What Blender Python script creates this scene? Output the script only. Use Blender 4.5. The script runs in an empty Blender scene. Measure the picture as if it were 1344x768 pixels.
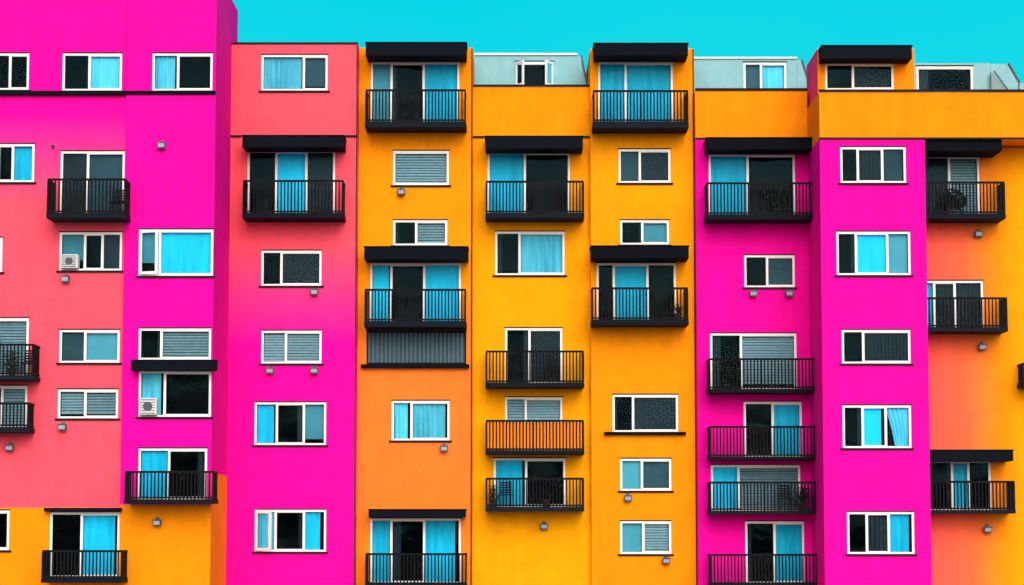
import bpy, math, random
from mathutils import Vector
random.seed(7)
scene=bpy.context.scene
scene.view_settings.view_transform='Standard'
scene.view_settings.look='None'
scene.view_settings.exposure=0
# ------------------------------------------------------------ camera
D=90.0; ZC=8.0; F=3240.0; T=math.radians(5.48)
cam_d=bpy.data.cameras.new("camera"); cam=bpy.data.objects.new("camera",cam_d)
scene.collection.objects.link(cam); scene.camera=cam
cam.location=(0,-D,ZC); cam.rotation_euler=(math.radians(90)+T,0,0)
cam_d.lens=36*F/1344; cam_d.clip_end=3000; cam_d.clip_start=1
def P(u,v,y):
    dx=(u-672)/F; dy=(384-v)/F
    t=(y+D)/(math.cos(T)-dy*math.sin(T))
    return dx*t, ZC+t*(math.sin(T)+dy*math.cos(T))
def X(u,v,y): return P(u,v,y)[0]
def Z(v,y): return P(672,v,y)[1]
def lin(c):
    return tuple(((x/255)/12.92 if x/255<=0.04045 else ((x/255+0.055)/1.055)**2.4) for x in c)
# ------------------------------------------------------------ materials
def newmat(name):
    m=bpy.data.materials.new(name); m.use_nodes=True
    nt=m.node_tree; b=nt.nodes['Principled BSDF']; return m,nt,b
def N(nt,t,**k):
    n=nt.nodes.new(t)
    for a,v in k.items(): setattr(n,a,v)
    return n
def rgba(c): return (c[0],c[1],c[2],1)
def wall_mat(name,stops,axis='Z',rough=0.85,wob=0.5):
    """stops: [(coordinate,colour)] painted wall, colour blending along an axis"""
    m,nt,b=newmat(name)
    geo=N(nt,'ShaderNodeNewGeometry'); sep=N(nt,'ShaderNodeSeparateXYZ')
    nt.links.new(geo.outputs['Position'],sep.inputs[0])
    n1=N(nt,'ShaderNodeTexNoise'); n1.inputs['Scale'].default_value=0.7; n1.inputs['Detail'].default_value=5
    nt.links.new(geo.outputs['Position'],n1.inputs['Vector'])
    ramp=N(nt,'ShaderNodeValToRGB')
    lo=stops[0][0]; hi=stops[-1][0]
    if hi-lo<1e-6: hi=lo+1
    add=N(nt,'ShaderNodeMath',operation='MULTIPLY_ADD'); add.inputs[1].default_value=wob if len(stops)>1 else 0
    nt.links.new(n1.outputs['Fac'],add.inputs[0]); nt.links.new(sep.outputs[axis],add.inputs[2])
    mr=N(nt,'ShaderNodeMapRange'); mr.inputs[1].default_value=lo+wob/2; mr.inputs[2].default_value=hi+wob/2
    nt.links.new(add.outputs[0],mr.inputs[0])
    nt.links.new(mr.outputs[0],ramp.inputs[0])
    cr=ramp.color_ramp
    for i,(p,c) in enumerate(stops):
        f=(p-lo)/(hi-lo)
        e=cr.elements[i] if i<2 and len(stops)>1 else (cr.elements[0] if len(stops)==1 else cr.elements.new(f))
        e.position=f; e.color=rgba(c)
    if len(stops)==1:
        cr.elements[1].color=rgba(stops[0][1])
    # mottling and rain streaks
    mp=N(nt,'ShaderNodeMapping'); mp.inputs['Scale'].default_value=(2.0,1,0.16)
    nt.links.new(geo.outputs['Position'],mp.inputs[0])
    n2=N(nt,'ShaderNodeTexNoise'); n2.inputs['Scale'].default_value=1.3; n2.inputs['Detail'].default_value=6
    nt.links.new(mp.outputs[0],n2.inputs['Vector'])
    n3=N(nt,'ShaderNodeTexNoise'); n3.inputs['Scale'].default_value=1.6; n3.inputs['Detail'].default_value=9; n3.inputs['Roughness'].default_value=.72
    nt.links.new(geo.outputs['Position'],n3.inputs['Vector'])
    ad=N(nt,'ShaderNodeMath',operation='MULTIPLY_ADD'); ad.inputs[1].default_value=.45; nt.links.new(n2.outputs['Fac'],ad.inputs[0]); nt.links.new(n3.outputs['Fac'],ad.inputs[2])
    mr2=N(nt,'ShaderNodeMapRange'); mr2.inputs[1].default_value=.5; mr2.inputs[2].default_value=.95
    mr2.inputs[3].default_value=.85; mr2.inputs[4].default_value=1.06
    nt.links.new(ad.outputs[0],mr2.inputs[0])
    mul=N(nt,'ShaderNodeVectorMath',operation='SCALE')
    nt.links.new(ramp.outputs[0],mul.inputs[0]); nt.links.new(mr2.outputs[0],mul.inputs['Scale'])
    nt.links.new(mul.outputs[0],b.inputs['Base Color'])
    b.inputs['Roughness'].default_value=rough; b.inputs['Specular IOR Level'].default_value=.08
    n4=N(nt,'ShaderNodeTexNoise'); n4.inputs['Scale'].default_value=9; n4.inputs['Detail'].default_value=7; n4.inputs['Roughness'].default_value=.65
    nt.links.new(geo.outputs['Position'],n4.inputs['Vector'])
    bp=N(nt,'ShaderNodeBump'); bp.inputs['Strength'].default_value=.5; bp.inputs['Distance'].default_value=.035
    nt.links.new(n4.outputs['Fac'],bp.inputs['Height']); nt.links.new(bp.outputs[0],b.inputs['Normal'])
    return m
def simple(name,c,rough=.6,spec=.3,var=.12,scale=6,bump=0,stretch=None):
    m,nt,b=newmat(name)
    tc=N(nt,'ShaderNodeNewGeometry'); n=N(nt,'ShaderNodeTexNoise'); n.inputs['Scale'].default_value=scale; n.inputs['Detail'].default_value=5
    if stretch:
        mp=N(nt,'ShaderNodeMapping'); mp.inputs['Scale'].default_value=stretch
        nt.links.new(tc.outputs['Position'],mp.inputs[0]); nt.links.new(mp.outputs[0],n.inputs['Vector'])
    else: nt.links.new(tc.outputs['Position'],n.inputs['Vector'])
    oi=N(nt,'ShaderNodeObjectInfo')
    ad=N(nt,'ShaderNodeMath',operation='MULTIPLY_ADD'); ad.inputs[1].default_value=2.2 if stretch else 1
    nt.links.new(n.outputs['Fac'],ad.inputs[0]); nt.links.new(oi.outputs['Random'],ad.inputs[2])
    mr=N(nt,'ShaderNodeMapRange'); mr.inputs[1].default_value=.9 if stretch else .3; mr.inputs[2].default_value=2.3 if stretch else 1.6; mr.inputs[3].default_value=1-var; mr.inputs[4].default_value=1+var
    nt.links.new(ad.outputs[0],mr.inputs[0])
    mul=N(nt,'ShaderNodeVectorMath',operation='SCALE'); mul.inputs[0].default_value=c
    nt.links.new(mr.outputs[0],mul.inputs['Scale']); nt.links.new(mul.outputs[0],b.inputs['Base Color'])
    b.inputs['Roughness'].default_value=rough; b.inputs['Specular IOR Level'].default_value=spec
    if bump:
        bp=N(nt,'ShaderNodeBump'); bp.inputs['Strength'].default_value=bump; bp.inputs['Distance'].default_value=.02
        nt.links.new(n.outputs['Fac'],bp.inputs['Height']); nt.links.new(bp.outputs[0],b.inputs['Normal'])
    return m
MAG=(.95,.002,.38); SAL=(.96,.095,.155); ORA=(.98,.29,.004); YEL=(.99,.385,.002); COR=(.97,.21,.03)
M_white=simple("white_window_frame",(.88,.9,.92),.5,.3,.05)
M_black=simple("black_painted_metal",(.003,.004,.006),.6,.1,.2)
M_slab=simple("charcoal_slab",(.006,.010,.017),.8,.1,.35,bump=.2)
M_canopy=simple("black_roof_felt",(.004,.006,.011),.85,.06,.3,bump=.3)
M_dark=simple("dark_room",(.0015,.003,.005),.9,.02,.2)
M_drape=simple("dim_drape",(.025,.06,.085),.9,.02,.4)
M_cyan=simple("cyan_curtain",(.010,.53,.86),.9,.05,.28,1.6,stretch=(4,1,.5))
M_pleat=simple("pale_cyan_pleats",(.09,.56,.78),.9,.05,.3,1.6,stretch=(5,1,.5))
M_grey=simple("teal_grey_shade",(.025,.075,.105),.8,.1,.5,1.5)
M_teal=simple("pale_teal_shade",(.06,.31,.43),.8,.1,.35,1.2)
M_blind=simple("grey_venetian_blind",(.17,.33,.41),.6,.15,.35)
M_vert=simple("dark_vertical_blind",(.013,.027,.040),.7,.1,.3)
M_vert2=simple("slate_ribbed_screen",(.085,.16,.22),.7,.15,.15)
M_coping=simple("dark_coping",(.015,.012,.018),.7,.12,.2)
M_edge_shade=simple("painted_edge_shade",(.10,.03,.02),.9,.05,.3)  # dark colour for the painted shade line where two blocks meet
M_pale=wall_mat("pale_blue_render",[(0,(.25,.52,.60))])
M_slate=wall_mat("grey_blue_panel",[(0,(.20,.36,.42))])
M_metal=simple("grey_metal",(.07,.09,.12),.5,.3,.2)
M_lens=simple("frosted_lens",(.4,.5,.6),.3,.5,.1)
M_acw=simple("aged_white_plastic",(.66,.72,.76),.5,.3,.1)
M_roof=simple("roof_gravel",(.25,.25,.25),.9,.1,.3)
M_wick=simple("black_wicker",(.008,.009,.012),.7,.1,.3)
M_leaf=simple("dark_leaf",(.015,.035,.02),.7,.1,.4)
M_clay=simple("dark_clay",(.06,.035,.03),.8,.2,.3)
def glassmat():
    m=bpy.data.materials.new("window_glass"); m.use_nodes=True; nt=m.node_tree; nt.nodes.clear()
    o=N(nt,'ShaderNodeOutputMaterial'); mix=N(nt,'ShaderNodeMixShader'); tr=N(nt,'ShaderNodeBsdfTransparent'); gl=N(nt,'ShaderNodeBsdfGlossy')
    tr.inputs[0].default_value=(.96,.98,.99,1); gl.inputs['Roughness'].default_value=.04; gl.inputs[0].default_value=(.3,.75,1,1)
    fr=N(nt,'ShaderNodeFresnel'); fr.inputs[0].default_value=1.15
    geo=N(nt,'ShaderNodeNewGeometry'); n=N(nt,'ShaderNodeTexNoise'); n.inputs['Scale'].default_value=.9
    bp=N(nt,'ShaderNodeBump'); bp.inputs['Strength'].default_value=.7; bp.inputs['Distance'].default_value=.07
    nt.links.new(geo.outputs['Position'],n.inputs['Vector']); nt.links.new(n.outputs['Fac'],bp.inputs['Height']); nt.links.new(bp.outputs[0],gl.inputs['Normal'])
    nt.links.new(fr.outputs[0],mix.inputs[0]); nt.links.new(tr.outputs[0],mix.inputs[1]); nt.links.new(gl.outputs[0],mix.inputs[2]); nt.links.new(mix.outputs[0],o.inputs[0])
    return m
M_glass=glassmat()
# ------------------------------------------------------------ mesh helper
ORG={}
class MB:
    def __init__(s): s.v=[]; s.f=[]; s.m=[]
    def poly(s,pts,m=0):
        i=len(s.v); s.v+= [tuple(p) for p in pts]; s.f.append(tuple(range(i,i+len(pts)))); s.m.append(m)
    def box(s,x0,x1,y0,y1,z0,z1,m=0,skip=''):
        i=len(s.v)
        s.v+=[(x0,y0,z0),(x1,y0,z0),(x1,y1,z0),(x0,y1,z0),(x0,y0,z1),(x1,y0,z1),(x1,y1,z1),(x0,y1,z1)]
        for k,f in (('b',(0,3,2,1)),('t',(4,5,6,7)),('f',(0,1,5,4)),('r',(1,2,6,5)),('k',(2,3,7,6)),('l',(3,0,4,7))):
            if k in skip: continue
            s.f.append(tuple(i+a for a in f)); s.m.append(m)
    def tube(s,a,b,r,n=6,m=0):
        a=Vector(a); b=Vector(b); d=(b-a).normalized(); q=d.to_track_quat('Z','Y'); i=len(s.v)
        for p in (a,b):
            for k in range(n):
                t=2*math.pi*k/n; s.v.append(tuple(p+q@Vector((r*math.cos(t),r*math.sin(t),0))))
        for k in range(n):
            s.f.append((i+k,i+(k+1)%n,i+n+(k+1)%n,i+n+k)); s.m.append(m)
        s.f.append(tuple(i+k for k in range(n-1,-1,-1))); s.m.append(m)
        s.f.append(tuple(i+n+k for k in range(n))); s.m.append(m)
    def obj(s,name,mats,parent=None,org=None,bevel=0):
        xs=[p[0] for p in s.v]; ys=[p[1] for p in s.v]; zs=[p[2] for p in s.v]
        if org is None: org=((min(xs)+max(xs))/2,max(ys),min(zs))
        org=Vector(org)
        me=bpy.data.meshes.new(name); me.from_pydata([tuple(Vector(p)-org) for p in s.v],[],s.f); me.update()
        for mm in mats: me.materials.append(mm)
        for pl,mi in zip(me.polygons,s.m): pl.material_index=mi
        o=bpy.data.objects.new(name,me); scene.collection.objects.link(o)
        ORG[o.name]=org
        if parent: o.parent=parent; o.location=org-ORG[parent.name]
        else: o.location=org
        if bevel:
            md=o.modifiers.new("bevel",'BEVEL'); md.width=bevel; md.segments=2; md.limit_method='ANGLE'
        return o
def empty(name,loc,label,cat,group=None):
    o=bpy.data.objects.new(name,None); scene.collection.objects.link(o); o.location=loc; ORG[o.name]=Vector(loc)
    o["label"]=label; o["category"]=cat
    if group: o["group"]=group
    return o
BACK=9.0
def wall(bld,x0,x1,z0,z1,y,holes,mat,name="wall",back=BACK,side_mats=None,roof=True,sides='lr'):
    mb=MB(); xs=sorted({x0,x1}|{h[0] for h in holes}|{h[1] for h in holes}); zs=sorted({z0,z1}|{h[2] for h in holes}|{h[3] for h in holes})
    xs=[x for x in xs if x0<=x<=x1]; zs=[z for z in zs if z0<=z<=z1]
    idx={}
    def vi(x,z):
        if (x,z) not in idx: idx[(x,z)]=len(mb.v); mb.v.append((x,y,z))
        return idx[(x,z)]
    for a,b in zip(xs,xs[1:]):
        for c,d in zip(zs,zs[1:]):
            mx,mz=(a+b)/2,(c+d)/2
            if any(h[0]<mx<h[1] and h[2]<mz<h[3] for h in holes): continue
            mb.f.append((vi(a,c),vi(b,c),vi(b,d),vi(a,d))); mb.m.append(0)
    for h in holes:
        a,b,c,d=h; r=y+.13
        for q in (((a,y,c),(a,r,c),(a,r,d),(a,y,d)),((b,y,c),(b,y,d),(b,r,d),(b,r,c)),((a,y,d),(a,r,d),(b,r,d),(b,y,d)),((a,y,c),(b,y,c),(b,r,c),(a,r,c))): mb.poly(q,0)
        e=y+1.6
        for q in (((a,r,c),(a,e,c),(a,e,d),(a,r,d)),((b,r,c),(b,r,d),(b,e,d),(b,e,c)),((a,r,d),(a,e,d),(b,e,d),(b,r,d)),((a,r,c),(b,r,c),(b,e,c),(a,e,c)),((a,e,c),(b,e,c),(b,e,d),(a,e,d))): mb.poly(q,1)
    if 'l' in sides: mb.poly([(x0,back,z0),(x0,y,z0),(x0,y,z1),(x0,back,z1)],2)
    if 'r' in sides: mb.poly([(x1,y,z0),(x1,back,z0),(x1,back,z1),(x1,y,z1)],2)
    if roof: mb.poly([(x0,y,z1),(x1,y,z1),(x1,back,z1),(x0,back,z1)],3)
    mb.poly([(x1,back,z0),(x0,back,z0),(x0,back,z1),(x1,back,z1)],2)
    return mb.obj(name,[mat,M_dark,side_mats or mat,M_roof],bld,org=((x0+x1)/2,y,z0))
COV={'c':("curtain",M_cyan),'k':("curtain",M_pleat),'p':("tied_curtain",M_pleat),'g':("roller_shade",M_grey),'h':("roller_shade",M_teal),'b':("venetian_blind",M_blind),'v':("vertical_blind",M_vert),'V':("ribbed_screen",M_vert2)}
def cover(kind,x0,x1,z0,z1,y,parent):
    mb=MB(); rnd=random.random()
    if kind=='d':
        # drawn-back drape at one jamb of an otherwise open, dark room
        if rnd<.45 or x1-x0<.35: return
        w=(x1-x0)*random.uniform(.12,.3); side=random.random()<.5
        a,b=(x0,x0+w) if side else (x1-w,x1); n=14
        for i in range(n):
            xa=a+(b-a)*i/n; xb=a+(b-a)*(i+1)/n
            mb.poly([(xa,y+.06+.04*math.sin(i*1.7),z0),(xb,y+.06+.04*math.sin(i*1.7+1.7),z0),(xb,y+.06+.04*math.sin(i*1.7+1.7),z1),(xa,y+.06+.04*math.sin(i*1.7),z1)])
        mb.obj("curtain",[M_drape],parent); return
    nm,mt=COV[kind]
    if kind in 'ck':
        if x1-x0>.5 and rnd>.5: x1-= rnd*.14
        n=max(8,int((x1-x0)/.02)); amp=.022 if kind=='c' else .042; per=.30 if kind=='c' else .16
        ph=random.random()*6
        pts=[]
        for i in range(n+1):
            x=x0+(x1-x0)*i/n
            s=math.sin(x/per*2*math.pi+ph+1.8*math.sin(x*2.6+ph)); pts.append((x,y+amp*s*(.6+.6*math.sin(x*5+ph)),.6+.4*math.sin(x*4.1+ph)))
        for (a,ya,ka),(b,yb,kb) in zip(pts,pts[1:]):
            ma=(z0+z1)/2
            mb.poly([(a,ya,z0),(b,yb,z0),(b,y+(yb-y)*.7,ma),(a,y+(ya-y)*.7,ma)])
            mb.poly([(a,y+(ya-y)*.7,ma),(b,y+(yb-y)*.7,ma),(b,y+(yb-y)*kb,z1),(a,y+(ya-y)*ka,z1)])
    elif kind=='p':
        n=28; m=12
        def px(i,j):
            t=j/m; keep=.58+.42*t**1.3
            f=i/n; xx=x1-(x1-x0)*keep*(1-f)
            return (xx,y+.035*math.sin(f*30+t),z0+(z1-z0)*t)
        for i in range(n):
            for j in range(m): mb.poly([px(i,j),px(i+1,j),px(i+1,j+1),px(i,j+1)])
    elif kind in 'gh':
        zz=z0+(z1-z0)*random.choice([0,0,0,.15,.3])
        mb.box(x0,x1,y,y+.01,zz,z1)
        mb.box(x0,x1,y-.012,y+.022,zz-.03,zz-.002)
    elif kind=='b':
        zb=z0+(z1-z0)*random.choice([0,0,0.03,.0,.12])
        h=.1; n=int((z1-zb)/h)
        for i in range(n):
            z=z1-i*h; j=random.uniform(-.006,.006)
            mb.poly([(x0,y-.035,z-h+j),(x1,y-.035,z-h),(x1,y+.025,z-.014),(x0,y+.025,z-.014+j)])
        mb.box(x0,x1,y-.03,y+.02,z1-n*h-.03,z1-n*h-.003)
    elif kind=='v':
        w=.13; n=max(1,int((x1-x0)/w)); w=(x1-x0)/n
        for i in range(n):
            a=x0+i*w; d=.03+.03*random.random()
            mb.poly([(a,y-d,z0),(a+w*.97,y+.02,z0),(a+w*.97,y+.02,z1),(a,y-d,z1)])
    elif kind=='V':
        w=.15; n=int((x1-x0)/w); w=(x1-x0)/n; y-=.06
        for i in range(n):
            a=x0+i*w
            for (fa,ya),(fb,yb) in zip(((0,0),(.55,0),(.65,.09),(.9,.09)),((.55,0),(.65,.09),(.9,.09),(1,0))):
                mb.poly([(a+fa*w,y+ya,z0),(a+fb*w,y+yb,z0),(a+fb*w,y+yb,z1),(a+fa*w,y+ya,z1)])
    mb.obj(nm,[mt],parent)
def sash(name,parent,hinge,y,w,z0,z1,ang):
    """opened casement: frame with glass, turned outward about its hinge"""
    mb=MB(); t=.095
    c,s=math.cos(ang),math.sin(ang); W=abs(w)
    mb.box(0,W,-.03,.03,z0,z0+t); mb.box(0,W,-.03,.03,z1-t,z1); mb.box(0,t,-.029,.029,z0+t,z1-t); mb.box(W-t,W,-.029,.029,z0+t,z1-t)
    mb.poly([(t,0,z0+t),(W-t,0,z0+t),(W-t,0,z1-t),(t,0,z1-t)],1); sg=1 if w>0 else -1
    mb.v=[(hinge+sg*(px*c+py*s), y-px*s+py*c, pz) for px,py,pz in mb.v]
    mb.obj(name,[M_white,M_glass],parent)
def window(bld,y,x0,x1,z0,z1,panes,door=False,frame=M_white,sill=True,ft=.078,name=None):
    mb=MB(); ya,yb=y+.012,y+.085
    mb.box(x0,x1,ya,yb,z1-ft,z1); mb.box(x0,x1,ya,yb,z0,z0+ft*.8)
    mb.box(x0,x0+ft,ya,yb,z0+ft*.8,z1-ft); mb.box(x1-ft,x1,ya,yb,z0+ft*.8,z1-ft)
    gx0,gx1=x0+ft,x1-ft; tot=sum(w for _,w in panes); cur=gx0; spans=[]
    mw=.085
    for i,(k,w) in enumerate(panes):
        nx=cur+(gx1-gx0)*w/tot; spans.append((k,cur,nx)); cur=nx
    for i,(k,a,b) in enumerate(spans[:-1]):
        mb.box(b-mw/2,b+mw/2,ya+.004,yb-.004,z0+ft*.8,z1-ft)
    for i,(k,a,b) in enumerate(spans):
        if i%2==1 or len(spans)==1:
            s=.03; q0=a+(mw/2 if i else 0)+.002; q1=b-(mw/2 if i<len(spans)-1 else 0)-.002; za=z0+ft*.8; zb=z1-ft
            mb.box(q0,q1,ya+.02,yb-.01,zb-s,zb); mb.box(q0,q1,ya+.02,yb-.01,za,za+s)
    w=mb.obj(name or ("balcony_door" if door else "window"),[frame],bld)
    if name!="screened_opening":
        g=MB()
        for k,a,b in spans: g.poly([(a,y+.075,z0+ft*.8),(b,y+.075,z0+ft*.8),(b,y+.075,z1-ft),(a,y+.075,z1-ft)])
        g.obj("glass",[M_glass],w)
    for k,a,b in spans: cover(k,a+.01,b-.01,z0+.02,z1-.02,y+.17,w)
    if sill and not door:
        s=MB(); s.box(x0-.09,x1+.09,y-.07,y+.010,z0-.075,z0-.004); s.obj("sill",[M_coping],w,bevel=.008)
    s=MB(); s.box(x0-.03,x1+.03,y-.02,y-.002,z1+.004,z1+.04); s.obj("lintel_drip",[M_coping],w)
    return w
def parse(s):
    return [(t[0],float(t[1:])) for t in s.split()]
def railing(mb,x0,x1,yf,yw,z0,z1):
    mb.box(x0,x1,yf,yf+.06,z1-.075,z1); mb.box(x0,x1,yf,yf+.04,z0+.04,z0+.1)
    for xx in (x0,x1-.05):
        mb.box(xx,xx+.05,yf+.06,yw,z1-.06,z1-.002); mb.box(xx+.003,xx+.043,yf+.04,yw,z0+.06,z0+.1)
    n=int((x1-x0)/.122)
    for i in range(n+1):
        x=x0+.02+(x1-x0-.04)*i/n; w=.025 if 0<i<n else .032
        if n//2==i: w=.034
        mb.box(x-w,x+w,yf+.006,yf+.036,z0,z1-.075,skip='tb')
    m=int((yw-yf)/.122)
    for i in range(1,m):
        yy=yf+.02+(yw-yf)*i/m
        for x in (x0+.025,x1-.025): mb.box(x-.014,x+.014,yy-.014,yy+.014,z0,z1-.06,skip='tb')
BAL={}
def balcony(bld,y,u0,u1,vt,vs,vb,depth=1.3,key=None,infill=None):
    yf=y-depth; vm=(vt+vb)/2
    x0,x1=X(u0,vm,yf),X(u1,vm,yf); zt,zs,zb=Z(vt,yf),Z(vs,yf),Z(vb-3,yf)
    mb=MB(); mb.box(x0,x1,yf,y-.002,zb,zs); mb.box(x0+.02,x1-.02,yf+.02,y-.004,zs+.001,zs+.02)
    s=mb.obj("balcony",[M_slab],bld,bevel=.012)
    r=MB(); railing(r,x0+.02,x1-.02,yf+.02,y-.003,zs+.0,zt)
    r.obj("railing",[M_black],s)
    if infill:
        q=MB(); q.box(x0+.09,x1-.09,yf+.075,yf+.09,zs+.1,zt-.09); q.obj("infill_panel",[infill],s)
    if key: BAL[key]=(x0,x1,yf,y,zs+.02)
    return zs
def canopy(bld,y,u0,u1,v0,v1,depth=1.3):
    yf=y-depth; vm=(v0+v1)/2; x0,x1=X(u0,vm,yf),X(u1,vm,yf); z1,z0=Z(v0+1.5,yf),Z(v1-7 if v1-v0>16 else v1-1,yf)
    mb=MB(); mb.box(x0,x1,yf,y-.002,z0,z1); mb.box(x0-.03,x1+.03,yf-.03,y-.004,z1+.001,z1+.04)
    mb.obj("canopy",[M_canopy],bld,bevel=.008)
def lamp(bld,y,u,v):
    x,z=P(u,v,y); mb=MB()
    mb.box(x-.07,x+.07,y-.03,y-.001,z-.02,z+.16)
    mb.tube((x,y-.03,z+.06),(x,y-.16,z+.03),.025)
    i=len(mb.v); mb.box(x-.15,x+.15,y-.32,y-.13,z-.13,z+.08)
    mb.v[i]=(x-.11,y-.24,z-.15); mb.v[i+1]=(x+.11,y-.24,z-.15)
    o=mb.obj("wall_lamp",[M_metal],bld,bevel=.012)
    l=MB(); l.poly([(x-.11,y-.276,z-.10),(x+.11,y-.276,z-.10),(x+.11,y-.332,z+.03),(x-.11,y-.332,z+.03)])
    l.obj("lens",[M_lens],o)
def vent(bld,y,u,v):
    x,z=P(u,v,y); mb=MB(); mb.tube((x,y-.002,z),(x,y-.12,z-.01),.05,10); mb.tube((x,y-.12,z-.01),(x,y-.15,z-.03),.065,10); mb.obj("vent_outlet",[M_metal],bld)
def band(bld,x0,x1,y,z,h=.09,proud=.06,mat=None,name="coping"):
    mb=MB(); mb.box(x0,x1,y-proud,y-.002,z-h/2,z+h/2); mb.obj(name,[mat or M_coping],bld,bevel=.008)
def shade_strip(bld,x,y,z1):
    mb=MB(); mb.box(x-.025,x+.025,y-.012,y-.002,0,z1-.02); mb.obj("edge_shade_strip",[M_edge_shade],bld)  # thin dark strip standing in for the shaded edge between blocks
def facade(bld,y,x0,x1,z0,z1,wins,mat,doors=(),name="wall",**kw):
    holes=[];todo=[]
    for w in wins:
        u0,u1,v0,v1,p=w[:5]; vm=(v0+v1)/2
        h=(max(X(u0,vm,y),x0+.02),min(X(u1,vm,y),x1-.02),Z(v1,y),Z(v0,y)); holes.append(h); todo.append((h,p,False,w[5] if len(w)>5 else {}))
    for w in doors:
        u0,u1,v0,p,zf=w[:5]
        h=(max(X(u0,v0,y),x0+.02),min(X(u1,v0,y),x1-.02),zf+.03,Z(v0+.5,y)); holes.append(h); todo.append((h,p,True,{}))
    wall(bld,x0,x1,z0,z1,y,holes,mat,name,**kw)
    for h,p,dr,k in todo:
        k=dict(k); op=k.pop('open',None)
        w=window(bld,y,*h,parse(p),door=dr,**k)
        if op:
            for side,wd,ang in op:
                hinge=h[0]+.03 if side=='l' else h[1]-.03
                sash("casement",w,hinge,y-.03,wd if side=='l' else -wd,h[2]+.04,h[3]-.04,math.radians(ang))
GRP="coloured apartment blocks in a row"
# ============================================================ magenta tower (projecting)
yA=-4.7; yL=yA+.12
xAr=X(283,120,yA); xAm=X(163,300,yA); xAl=X(-230,300,yA); zAt=Z(-38,yA)
A=empty("apartment_building",(xAm,yA,0),"tall magenta and salmon apartment tower with black balconies and dark ledges","building",GRP)
zo_l=Z(667,yL); zo_r=Z(663,yA)
mA_l=wall_mat("paint_salmon_over_orange",[(zo_l-.01-4,ORA),(zo_l-.01,ORA),(zo_l+.01,SAL),(Z(270,yA),SAL),(Z(150,yA),MAG),(Z(50,yA),MAG)],wob=0)
mA_r=wall_mat("paint_magenta_over_orange",[(zo_r-4,ORA),(zo_r-.01,ORA),(zo_r+.01,MAG),(Z(50,yA),MAG)],wob=0)
zo_s=Z(622,yA)
mA_s=wall_mat("paint_magenta_over_orange_side",[(zo_s-4,ORA),(zo_s-.01,ORA),(zo_s+.01,MAG),(Z(50,yA),MAG)],wob=0)
z1=balcony(A,yL,61,165,234,280,289,key='A1')
z2=balcony(A,yL,-60,44,451,493,501,key='A2')
z3=balcony(A,yL,-60,38,528,561,570,depth=1.1,key='A3')
z4=balcony(A,yL,54,161,722,760,768,key='A4')
z5=balcony(A,yA,163,281,618,656,664,key='A5')
facade(A,yL,xAl,xAm,0,zAt,[
 (-42,38,70,118,"d1.3 d.55"),(82,160,70,119,"d.45 k.55"),(-42,45,189,239,"c.8 d.4 c.55"),
 (78,160,305,355,"h.4 d.3 v.3"),(-60,3,312,357,"d.5 c.5"),(78,157,433,476,"g.42 h.58"),(76,155,511,549,"b.45 b.55"),(-42,12,670,722,"c.5 d.5")],
 mA_l,[(80,164,198,"v.42 g.58",z1),(-42,38,417,"d.5 b.5",z2),(-30,36,506,"d.5 b.5",z3),(66,160,672,"d.45 c.55",z4)],name="wall",sides='l')
facade(A,yA,xAm,xAr,0,zAt,[
 (200,281-2,70,119,"k.42 d.58"),(182,280,301,362,"h.27 c.73",{'open':[('l',.72,20)]}),(182,277,431,472,"d.3 b.7"),(182,277,487,547,"k.35 d.65")],
 mA_r,[(182,272,588,"c.44 d.56",z5)],name="wall",back=2.0,side_mats=mA_s)
band(A,xAl,xAm-.002,yL,Z(122,yA),.13,.2,M_canopy,"ledge"); band(A,xAm+.002,xAr,yA,Z(122,yA),.13,.08,M_canopy,"ledge")
canopy(A,yA,172,283,472,487,depth=.6)
band(A,X(60,669,yL),X(161,669,yL),yL,Z(669,yL),.12,.35,M_canopy,"ledge")
for u,v in ((87,366),(83,560),(14,587)): lamp(A,yL,u,v)
for u,v in ((213,191),(207,685)): lamp(A,yA,u,v)
vent(A,yL,70,192)
# ============================================================ salmon to magenta block
yB=0.0
xB0=xAr+.004; xB1=X(468,400,yB)
B=empty("apartment_building",((xB0+xB1)/2,yB,0),"narrow block fading from salmon pink to magenta with one black balcony","building",GRP)
mB=wall_mat("paint_salmon_to_magenta",[(Z(760,yB),MAG),(Z(450,yB),MAG),(Z(385,yB),(.95,.04,.26)),(Z(320,yB),SAL),(Z(60,yB),(.95,.105,.155))])
z=balcony(B,yB,318,451,236,280,289,key='B1')
facade(B,yB,xB0,xB1,0,Z(58,yB),[(343,430,72,119,"k.65 g.35"),(343,422,329,375,"d.32 v.68"),(343,422,434,477,"b.4 b.6"),(334,428,528,584,"c.3 d.4 h.3"),(334,428,669,724,"k.28 d.42 c.3",{'open':[('l',.72,32)]})],
 mB,[(325,440,197,"d.32 c.36 v.32",z)])
canopy(B,yB,318,451,177,200)
band(B,xB0,X(318,180,yB)-.02,yB,Z(179,yB),.08); band(B,X(452,180,yB),xB1,yB,Z(179,yB),.08)
band(B,xB0,xB1,yB,Z(58,yB)+.03,.07,.05)
shade_strip(B,xB1-.03,yB,Z(58,yB))
for u,v in ((355,486),(413,486),(413,383)): lamp(B,yB,u,v)
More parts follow.
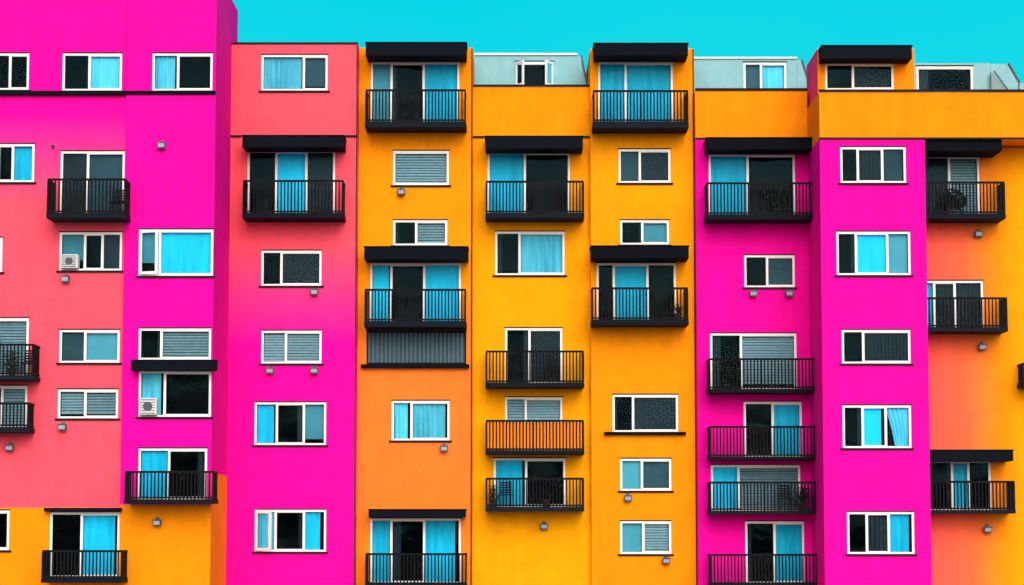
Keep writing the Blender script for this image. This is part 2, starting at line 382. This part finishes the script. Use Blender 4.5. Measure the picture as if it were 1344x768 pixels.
# ============================================================ orange block
yC=.6
xC0=xB1+.004; xC1=X(620,400,yC)
C=empty("apartment_building",((xC0+xC1)/2,yC,0),"orange block with stacked black balconies and flat canopies","building",GRP)
mC=wall_mat("paint_orange",[(Z(760,yC),(.98,.26,.012)),(Z(640,yC),COR),(Z(490,yC),COR),(Z(360,yC),(.98,.33,.004)),(Z(60,yC),ORA)])
z1=balcony(C,yC,479,612,117,160,170,key='C1'); z2=balcony(C,yC,478,612,379,422,432,key='C2'); z3=balcony(C,yC,479,613,726,768,778,key='C3')
facade(C,yC,xC0,xC1,0,Z(63,yC),[(516,589,198,243,"b1"),(516,587,289,322,"d.42 b.58"),(481,612,434,478,"V1",{'frame':M_black,'name':"screened_opening",'ft':.04}),(514,590,526,578,"k.33 k.67")],
 mC,[(487,603,81,"h.22 d.38 c.4",z1),(486,605,345,"c.22 d.38 c.4",z2),(486,605,680,"c.22 d.38 c.4",z3)])
canopy(C,yC,480,612,55,80); canopy(C,yC,478,614,323,347); canopy(C,yC,484,611,668,680,depth=.9)
band(C,X(474,481,yC),X(616,481,yC),yC,Z(481,yC),.13,.25,M_canopy,"ledge")
shade_strip(C,xC1-.03,yC,Z(63,yC))
for u,v in ((527,252),(583,588)): lamp(C,yC,u,v)
# ============================================================ amber block with penthouse
yD=.9
xD0=xC1+.004; xD1=X(775,400,yD)
Dn=empty("apartment_building",((xD0+xD1)/2,yD,0),"amber yellow block with pale blue rooftop storey and many balconies","building",GRP)
mD=wall_mat("paint_amber",[(Z(760,yD),YEL),(Z(560,yD),(.98,.40,.002)),(Z(250,yD),(.98,.36,.003)),(Z(110,yD),ORA)])
z1=balcony(Dn,yD,637,767,237,280,289,key='D1'); z2=balcony(Dn,yD,637,767,460,503,511,key='D2')
z3=balcony(Dn,yD,637,767,551,592,599,key='D3',infill=simple("orange_infill",(.97,.25,.01),.8,.1,.1)); z4=balcony(Dn,yD,637,767,627,666,674,key='D4')
zDt=Z(114,yD)
facade(Dn,yD,xD0,xD1,0,zDt,[(650,741,304,361,"d.34 k.66")],
 mD,[(640,748,199,"c.45 d.55",z1),(663,738,430,"d.42 v.58",z2),(663,738,521,"b.35 b.65",z3),(648,742,601,"c.45 d.55",z4)])
canopy(Dn,yD,637,765,178,202)
band(Dn,xD0,X(637,180,yD)-.03,yD,Z(180,yD),.07); band(Dn,X(766,180,yD),xD1,yD,Z(180,yD),.07)
band(Dn,xD0,xD1,yD,zDt+.04,.08,.05)
yp=3.2
facade(Dn,yp,xD0+.01,X(758,90,yp),zDt-.5,Z(72,yp),[(676,727,81,116,"d1",{'sill':False,'open':[('l',.8,118),('r',.8,118),('l',.62,62),('r',.62,62)][2:]})],M_pale,name="rooftop_storey",back=7)
band(Dn,xD0+.01,X(758,90,yp),yp,Z(72,yp)+.02,.08,.08,M_white)
lamp(Dn,yD,714,690); vent(Dn,yD,756,583)
def gable(bld,x0,u1,u2,v0,v1,y,depth=2.5,mat=None):
    """roof end with a raking edge"""
    a=X(u1,v0,y); b=X(u2,v1,y); z1=Z(v0,y); z0=Z(v1,y)-.3; b+=(b-a)*.15
    mb=MB(); p=[(x0,z0),(b,z0),(a,z1),(x0,z1)]; q=y+depth
    mb.poly([(s,y,t) for s,t in p]); mb.poly([(s,q,t) for s,t in p][::-1])
    for k in range(4):
        (s,t),(c,d)=p[k],p[(k+1)%4]; mb.poly([(s,y,t),(s,q,t),(c,q,d),(c,y,d)])
    mb.obj("sloped_roof_end",[mat or M_pale],bld)
    r=MB(); r.poly([(a,y-.05,z1+.05),(a+.07,y-.05,z1+.05),(b+.07,y-.05,z0),(b,y-.05,z0)]); r.poly([(a+.07,y-.05,z1+.05),(a+.07,q,z1+.05),(b+.07,q,z0),(b+.07,y-.05,z0)])
    r.obj("verge_trim",[M_metal],bld)
gable(Dn,X(758,90,yp)+.004,762,770,74,113,yp-.02)
# ============================================================ orange block two
yE=.6
xE0=xD1+.004; xE1=X(913,400,yE)
E=empty("apartment_building",((xE0+xE1)/2,yE,0),"orange block with two canopied balconies and small windows","building",GRP)
mE=wall_mat("paint_orange_deep",[(Z(760,yE),ORA),(Z(450,yE),(.98,.31,.004)),(Z(250,yE),(.98,.36,.003)),(Z(60,yE),ORA)])
z1=balcony(E,yE,778,904,118,160,171,key='E1'); z2=balcony(E,yE,776,904,377,420,429,key='E2')
facade(E,yE,xE0,xE1,0,Z(64,yE),[(812,880,196,240,"g.4 v.6"),(814,878,289,321,"d.45 h.55"),(804,890,518,567,"d.3 v.7",{'sill':False}),(814,881,602,644,"h.42 g.58"),(814,881,684,727,"h.45 b.55")],
 mE,[(785,883,81,"c.36 c.64",z1),(783,887,345,"d.2 c.45 d.35",z2)])
canopy(E,yE,780,903,56,80); canopy(E,yE,776,904,322,346)
band(E,X(793,569,yE),X(900,569,yE),yE,Z(569,yE)+0,.11,.2,M_canopy,"ledge")
shade_strip(E,xE1-.03,yE,Z(64,yE))
for u,v in ((824,653),(874,735)): lamp(E,yE,u,v)
# ============================================================ magenta recessed block
yF=.2; yG=-3.3; yH=-1.6
xF0=xE1+.004; xG0=X(1079,450,yG); xF1=xG0-.004; xG1=X(1218,450,yG)
Fb=empty("apartment_building",((xF0+xF1)/2,yF,0),"magenta block with orange top band, pale roof storey and black balconies","building",GRP)
zs=Z(182,yF)
mF=wall_mat("paint_magenta_recess",[(Z(760,yF),MAG),(zs-.01,MAG),(zs+.01,ORA),(zs+2,ORA)],wob=0)
z1=balcony(Fb,yF,927,1069,239,282,291,key='F1'); z2=balcony(Fb,yF,930,1073,470,511,518,key='F2'); z3=balcony(Fb,yF,931,1075,559,600,606,key='F3')
z4=balcony(Fb,yF,931,1076,632,671,678,key='F4'); z5=balcony(Fb,yF,932,1078,727,768,778,key='F5')
zFt=Z(119,yF)
facade(Fb,yF,xF0,xF1,0,zFt,[(977,1043,335,377,"d.45 g.55")],
 mF,[(930,1043,202,"c.45 d.55",z1),(932,1045,437,"d.35 b.65",z2),(976,1052,527,"d.5 c.5",z3),(933,1050,610,"c.3 b.7",z4),(978,1055,684,"d.5 c.5",z5)])
canopy(Fb,yF,928,1068,180,203)
band(Fb,xF0,xF1,yF,zFt+.04,.09,.06)
band(Fb,xF0,X(927,181,yF),yF,zs,.06)
yp=3.2
facade(Fb,yp,xF0+.01,X(1046,90,yp),zFt-.5,Z(77,yp),[(976,1032,82,120,"g.4 k.6",{'sill':False})],M_pale,name="rooftop_storey",back=7)
band(Fb,xF0+.01,X(1046,90,yp),yp,Z(77,yp)+.02,.07,.08,M_white)
gable(Fb,X(1046,90,yp)+.004,1051,1065,79,119,yp-.02)
for u,v in ((988,385),(1035,385)): lamp(Fb,yF,u,v)
# ============================================================ magenta projecting block
G=empty("apartment_building",((xG0+xG1)/2,yG,0),"projecting magenta block, column of wide windows below orange band","building",GRP)
zs=Z(180,yG); zGt=Z(121,yG)
mG=wall_mat("paint_magenta",[(Z(760,yG),MAG),(zs,MAG)])
facade(G,yG,xG0,xG1,0,zs-.06,[(1103,1189,193,240,"d.25 v.4 g.35"),(1098,1195,304,361,"d.25 c.45 h.3"),(1105,1195,433,477,"d.3 v.7"),(1106,1196,532,588,"d.28 c.36 p.36"),(1112,1200,672,727,"d.28 v.35 c.37")],
 mG,roof=False,back=6)
xH1=X(1560,300,yH)
mO=wall_mat("paint_orange_band",[(0,ORA)])
mb=MB(); mb.box(xG0,xH1,yG-.02,8,zs-.06,zGt); mb.obj("parapet_band",[mO],G)
band(G,xG0-.03,xH1,yG-.02,zs-.05,.07,.03); band(G,xG0-.03,xH1,yG-.02,zGt+.045,.09,.05)
yR=-2.2; xR0=X(1073,90,yR); xR1=X(1200,90,yR)
facade(G,yR,xR0,xR1,zGt-.02,Z(64,yR),[(1083,1173,83,118,"d.4 v.6",{'sill':False})],mO,name="rooftop_room",back=1.1,side_mats=wall_mat("paint_pink_side",[(0,(.9,.05,.2))]))
canopy(G,yR,1079,1197,59,84,depth=1.0)
# ============================================================ salmon / amber recessed block
xH0=xG1+.004
H=empty("apartment_building",((xH0+xH1)/2,yH,0),"recessed block fading from salmon to amber with black balconies","building",GRP)
mH=wall_mat("paint_salmon_to_amber",[(X(1215,450,yH),(.96,.12,.1)),(X(1270,450,yH),(.97,.16,.06)),(X(1312,450,yH),ORA),(X(1344,450,yH),YEL)],axis='X')
z1=balcony(H,yH,1200,1320,238,281,290,key='H1'); z2=balcony(H,yH,1200,1323,390,430,438,key='H2'); z3=balcony(H,yH,1205,1333,631,670,677,key='H3')
facade(H,yH,xH0,xH1,0,zs-.1,[],mH,[(1206,1285,204,"v.5 b.5",z1),(1208,1290,368,"c.2 v.35 v.45",z2),(1212,1300,604,"d.42 c.26 d.32",z3)],roof=False,back=6)
balcony(H,yH,1342,1440,476,503,511,depth=1.0)
canopy(H,yH,1200,1315,181,205,depth=1.6); canopy(H,yH,1205,1330,590,606)
yq=.5
facade(H,yq,X(1200,100,yq),X(1300,100,yq),zGt-.4,Z(83,yq),[(1203,1277,87,121,"d1",{'sill':False})],M_pale,name="rooftop_storey",back=5)
gable(H,X(1300,100,yq)+.004,1322,1344,84,116,yq-.02)
gable(H,X(1301,100,.2),1303,1326,95,119,.2,depth=.2,mat=M_slate)
band(H,X(1336,112,0),xH1,0,Z(116,0),.3,.3,M_pale,"roof_ledge")
for u,v in ((1283,307),(1288,455),(1295,694)): lamp(H,yH,u,v)
# ============================================================ loose things
def chair(x,y,z,rot,label,round_=False):
    e=empty("round_chair" if round_ else "balcony_chair",(x,y,z),label,"chair")
    if round_:
        mb=MB(); n=20; R=.42; c=Vector((x,y,z+.62))
        q=Vector((0.25,-.85,.5)).normalized().to_track_quat('Z','Y')
        ring=[c+q@Vector((R*math.cos(2*math.pi*i/n),R*math.sin(2*math.pi*i/n),0)) for i in range(n)]
        for i in range(n): mb.tube(ring[i],ring[(i+1)%n],.035,5)
        low=[c-q@Vector((0,0,.22))+q@Vector((.16*math.cos(2*math.pi*i/n),.16*math.sin(2*math.pi*i/n),0)) for i in range(n)]
        for i in range(n): mb.tube(ring[i],low[(i+2)%n],.024,4); mb.tube(low[i],low[(i+1)%n],.03,4); mb.tube(ring[(i+2)%n],low[i],.024,4)
        mb.poly([p+Vector((0,.02,0)) for p in low])
        mb.obj("basket_seat",[M_wick],e)
        for sx in (-1,1):
            for sy in (-1,1):
                l=MB(); l.tube((x+sx*.25,y+sy*.2,z),(x+sx*.12,y+sy*.1,z+.42),.018,6); l.obj("leg",[M_black],e)
    else:
        s=MB(); s.box(x-.24,x+.24,y-.22,y+.22,z+.42,z+.46); s.obj("seat",[M_wick],e,bevel=.01)
        b=MB()
        for k in range(5): b.box(x-.22,x+.22,y+.2+.02*k,y+.225+.02*k,z+.5+.09*k,z+.56+.09*k)
        for sx in (-.22,.2): b.tube((x+sx+.01,y+.19,z+.44),(x+sx+.01,y+.3,z+.95),.015)
        b.obj("backrest",[M_wick],e)
        for sx in (-.21,.21):
            for sy in (-.2,.2):
                l=MB(); l.tube((x+sx,y+sy*1.2,z),(x+sx,y+sy*.9,z+.42),.015); l.obj("leg",[M_black],e)
def plant(x,y,z,h,label,spread=.3,count=90):
    e=empty("potted_plant",(x,y,z),label,"plant")
    p=MB(); n=12
    for i in range(n):
        a,b=2*math.pi*i/n,2*math.pi*(i+1)/n
        p.poly([(x+.11*math.cos(a),y+.11*math.sin(a),z),(x+.11*math.cos(b),y+.11*math.sin(b),z),(x+.16*math.cos(b),y+.16*math.sin(b),z+.28),(x+.16*math.cos(a),y+.16*math.sin(a),z+.28)])
    p.poly([(x+.15*math.cos(2*math.pi*i/n),y+.15*math.sin(2*math.pi*i/n),z+.25) for i in range(n)])
    p.obj("pot",[M_clay],e)
    f=MB()
    for i in range(count):
        a=random.random()*6.28; r=random.random()*spread; zz=z+.3+random.random()*h; d=Vector((math.cos(a),math.sin(a),random.uniform(-.3,.8))).normalized(); s=.09
        c=Vector((x+r*math.cos(a),y+r*math.sin(a),zz)); t=d.cross(Vector((0,0,1))).normalized()*s*.4
        f.poly([c-d*s,c+t,c+d*s,c-t])
    for i in range(5):
        a=i*1.3; f.tube((x,y,z+.25),(x+spread*.6*math.cos(a),y+spread*.6*math.sin(a),z+.3+h*.7),.012)
    f.obj("foliage",[M_leaf],e)
def onbal(k,fx,fy=.5):
    x0,x1,yf,yw,z=BAL[k]; return x0+(x1-x0)*fx, yf+(yw-yf)*fy, z
chair(*onbal('A1',.86),0,"black slatted chair on a small dark balcony")
plant(*onbal('A2',.68),.55,"bushy dark plant in clay pot on a small balcony",.42,200)
chair(*onbal('A2',.9),0,"black slatted chair beside a bushy dark plant")
chair(*onbal('D4',.2),0,"black slatted chair on an amber block balcony")
plant(*onbal('D4',.08),.5,"dark leafy plant beside a slatted balcony chair",.22,120)
chair(*onbal('D2',.68),0,"black slatted chair behind balcony bars")
plant(*onbal('F4',.86),.55,"wide dark leafy plant on a magenta block balcony",.5,320)
chair(*onbal('H1',.48),0,"round black wicker basket chair beside sliding balcony door",True)
chair(*onbal('F4',.7),0,"black slatted chair beside a leafy plant")
plant(*onbal('D4',.62),.25,"small leafy plant in dark clay pot on balcony")
plant(*onbal('E2',.9),.3,"leafy plant in dark pot on canopied balcony")
def ac(u0,u1,v0,v1,y,label):
    vm=(v0+v1)/2; x0,x1,z0,z1=X(u0,vm,y),X(u1,vm,y),Z(v1,y),Z(v0,y)
    e=empty("air_conditioner",((x0+x1)/2,y,z0),label,"air conditioner","window air conditioners")
    b=MB(); b.box(x0,x1,y-.3,y+.14,z0,z1); b.obj("casing",[M_acw],e,bevel=.02)
    g=MB()
    n=6
    for i in range(n):
        z=z0+.06+(z1-z0-.12)*i/(n-1); g.box(x0+.05,x1-.05,y-.325,y-.305,z-.012,z+.012)
    g.obj("grille",[M_metal],e)
    c=MB(); cx,cz=(x0+x1)/2,(z0+z1)/2; r=min(x1-x0,z1-z0)*.28
    c.poly([(cx+r*math.cos(-2*math.pi*i/20),y-.303,cz+r*math.sin(-2*math.pi*i/20)) for i in range(20)]); c.obj("fan_opening",[M_metal],e)
ac(81,104,335,353,yL,"white box air conditioner in a window of the salmon wall")
ac(184,207,523,545,yA,"white box air conditioner in a window of the magenta wall")
# ============================================================ ground & sky
def sheet(name,x0,x1,y0,y1,z,mat):
    mb=MB(); mb.poly([(x0,y0,z),(x1,y0,z),(x1,y1,z),(x0,y1,z)]); o=mb.obj(name,[mat]); o["kind"]="structure"; o["label"]=name+" in front of the coloured apartment blocks"; o["category"]=name
    return o
sheet("ground",-900,900,-900,900,0,simple("grey_ground",(.10,.105,.11),.9,.1,.2,.3))
sheet("road",-200,200,-40,-30,.004,simple("asphalt",(.05,.05,.052),.9,.1,.2,3))
mb=MB(); mb.box(-200,200,-30,-5.5,-.1,.13); o=mb.obj("pavement",[simple("paving",(.3,.29,.27),.9,.1,.15,2)]); o["kind"]="structure"; o["label"]="pale paving along the foot of the apartment blocks"; o["category"]="pavement"
m=bpy.data.materials.new("cyan_sky"); m.use_nodes=True; nt=m.node_tree; nt.nodes.clear()
o_=N(nt,'ShaderNodeOutputMaterial'); em=N(nt,'ShaderNodeEmission'); geo=N(nt,'ShaderNodeNewGeometry'); sep=N(nt,'ShaderNodeSeparateXYZ'); mr=N(nt,'ShaderNodeMapRange'); rp=N(nt,'ShaderNodeValToRGB')
nt.links.new(geo.outputs['Position'],sep.inputs[0]); nt.links.new(sep.outputs['Z'],mr.inputs[0]); mr.inputs[1].default_value=0; mr.inputs[2].default_value=400
nz=N(nt,'ShaderNodeTexNoise'); nz.inputs['Scale'].default_value=.012; nz.inputs['Detail'].default_value=4; nt.links.new(geo.outputs['Position'],nz.inputs['Vector'])
ma=N(nt,'ShaderNodeMath',operation='MULTIPLY_ADD'); ma.inputs[1].default_value=.12; nt.links.new(nz.outputs['Fac'],ma.inputs[0]); nt.links.new(mr.outputs[0],ma.inputs[2])
nt.links.new(ma.outputs[0],rp.inputs[0])
rp.color_ramp.elements[0].position=.15; rp.color_ramp.elements[0].color=rgba(lin((45,224,234))); rp.color_ramp.elements[1].position=.5; rp.color_ramp.elements[1].color=rgba(lin((5,214,232)))
nt.links.new(rp.outputs[0],em.inputs[0]); nt.links.new(em.outputs[0],o_.inputs[0])
mb=MB(); R=600; n=48
for i in range(n):
    a,b=math.pi*i/n,math.pi*(i+1)/n
    mb.poly([(R*math.cos(a),R*math.sin(a)+20,-2),(R*math.cos(b),R*math.sin(b)+20,-2),(R*math.cos(b),R*math.sin(b)+20,450),(R*math.cos(a),R*math.sin(a)+20,450)])
s=mb.obj("sky",[m]); s["kind"]="structure"; s["label"]="clear bright cyan sky behind the rooftops"; s["category"]="sky"
# ============================================================ light: bright overcast
EL=30; AZ=171
w=bpy.data.worlds.new("World"); scene.world=w; w.use_nodes=True; nt=w.node_tree
sk=nt.nodes.new('ShaderNodeTexSky'); sk.sky_type='NISHITA'; sk.sun_disc=False; sk.sun_elevation=math.radians(EL); sk.sun_rotation=math.radians(AZ); sk.dust_density=4; sk.air_density=1
bg=nt.nodes['Background']; nt.links.new(sk.outputs[0],bg.inputs[0]); bg.inputs[1].default_value=.15
sd=bpy.data.lights.new("sun",'SUN'); sd.energy=1.5; sd.angle=math.radians(60); sd.color=(1,.97,.93)
so=bpy.data.objects.new("sun",sd); scene.collection.objects.link(so)
dirv=Vector((math.sin(math.radians(AZ))*math.cos(math.radians(EL)),math.cos(math.radians(AZ))*math.cos(math.radians(EL)),math.sin(math.radians(EL))))
so.rotation_euler=dirv.to_track_quat('Z','Y').to_euler()
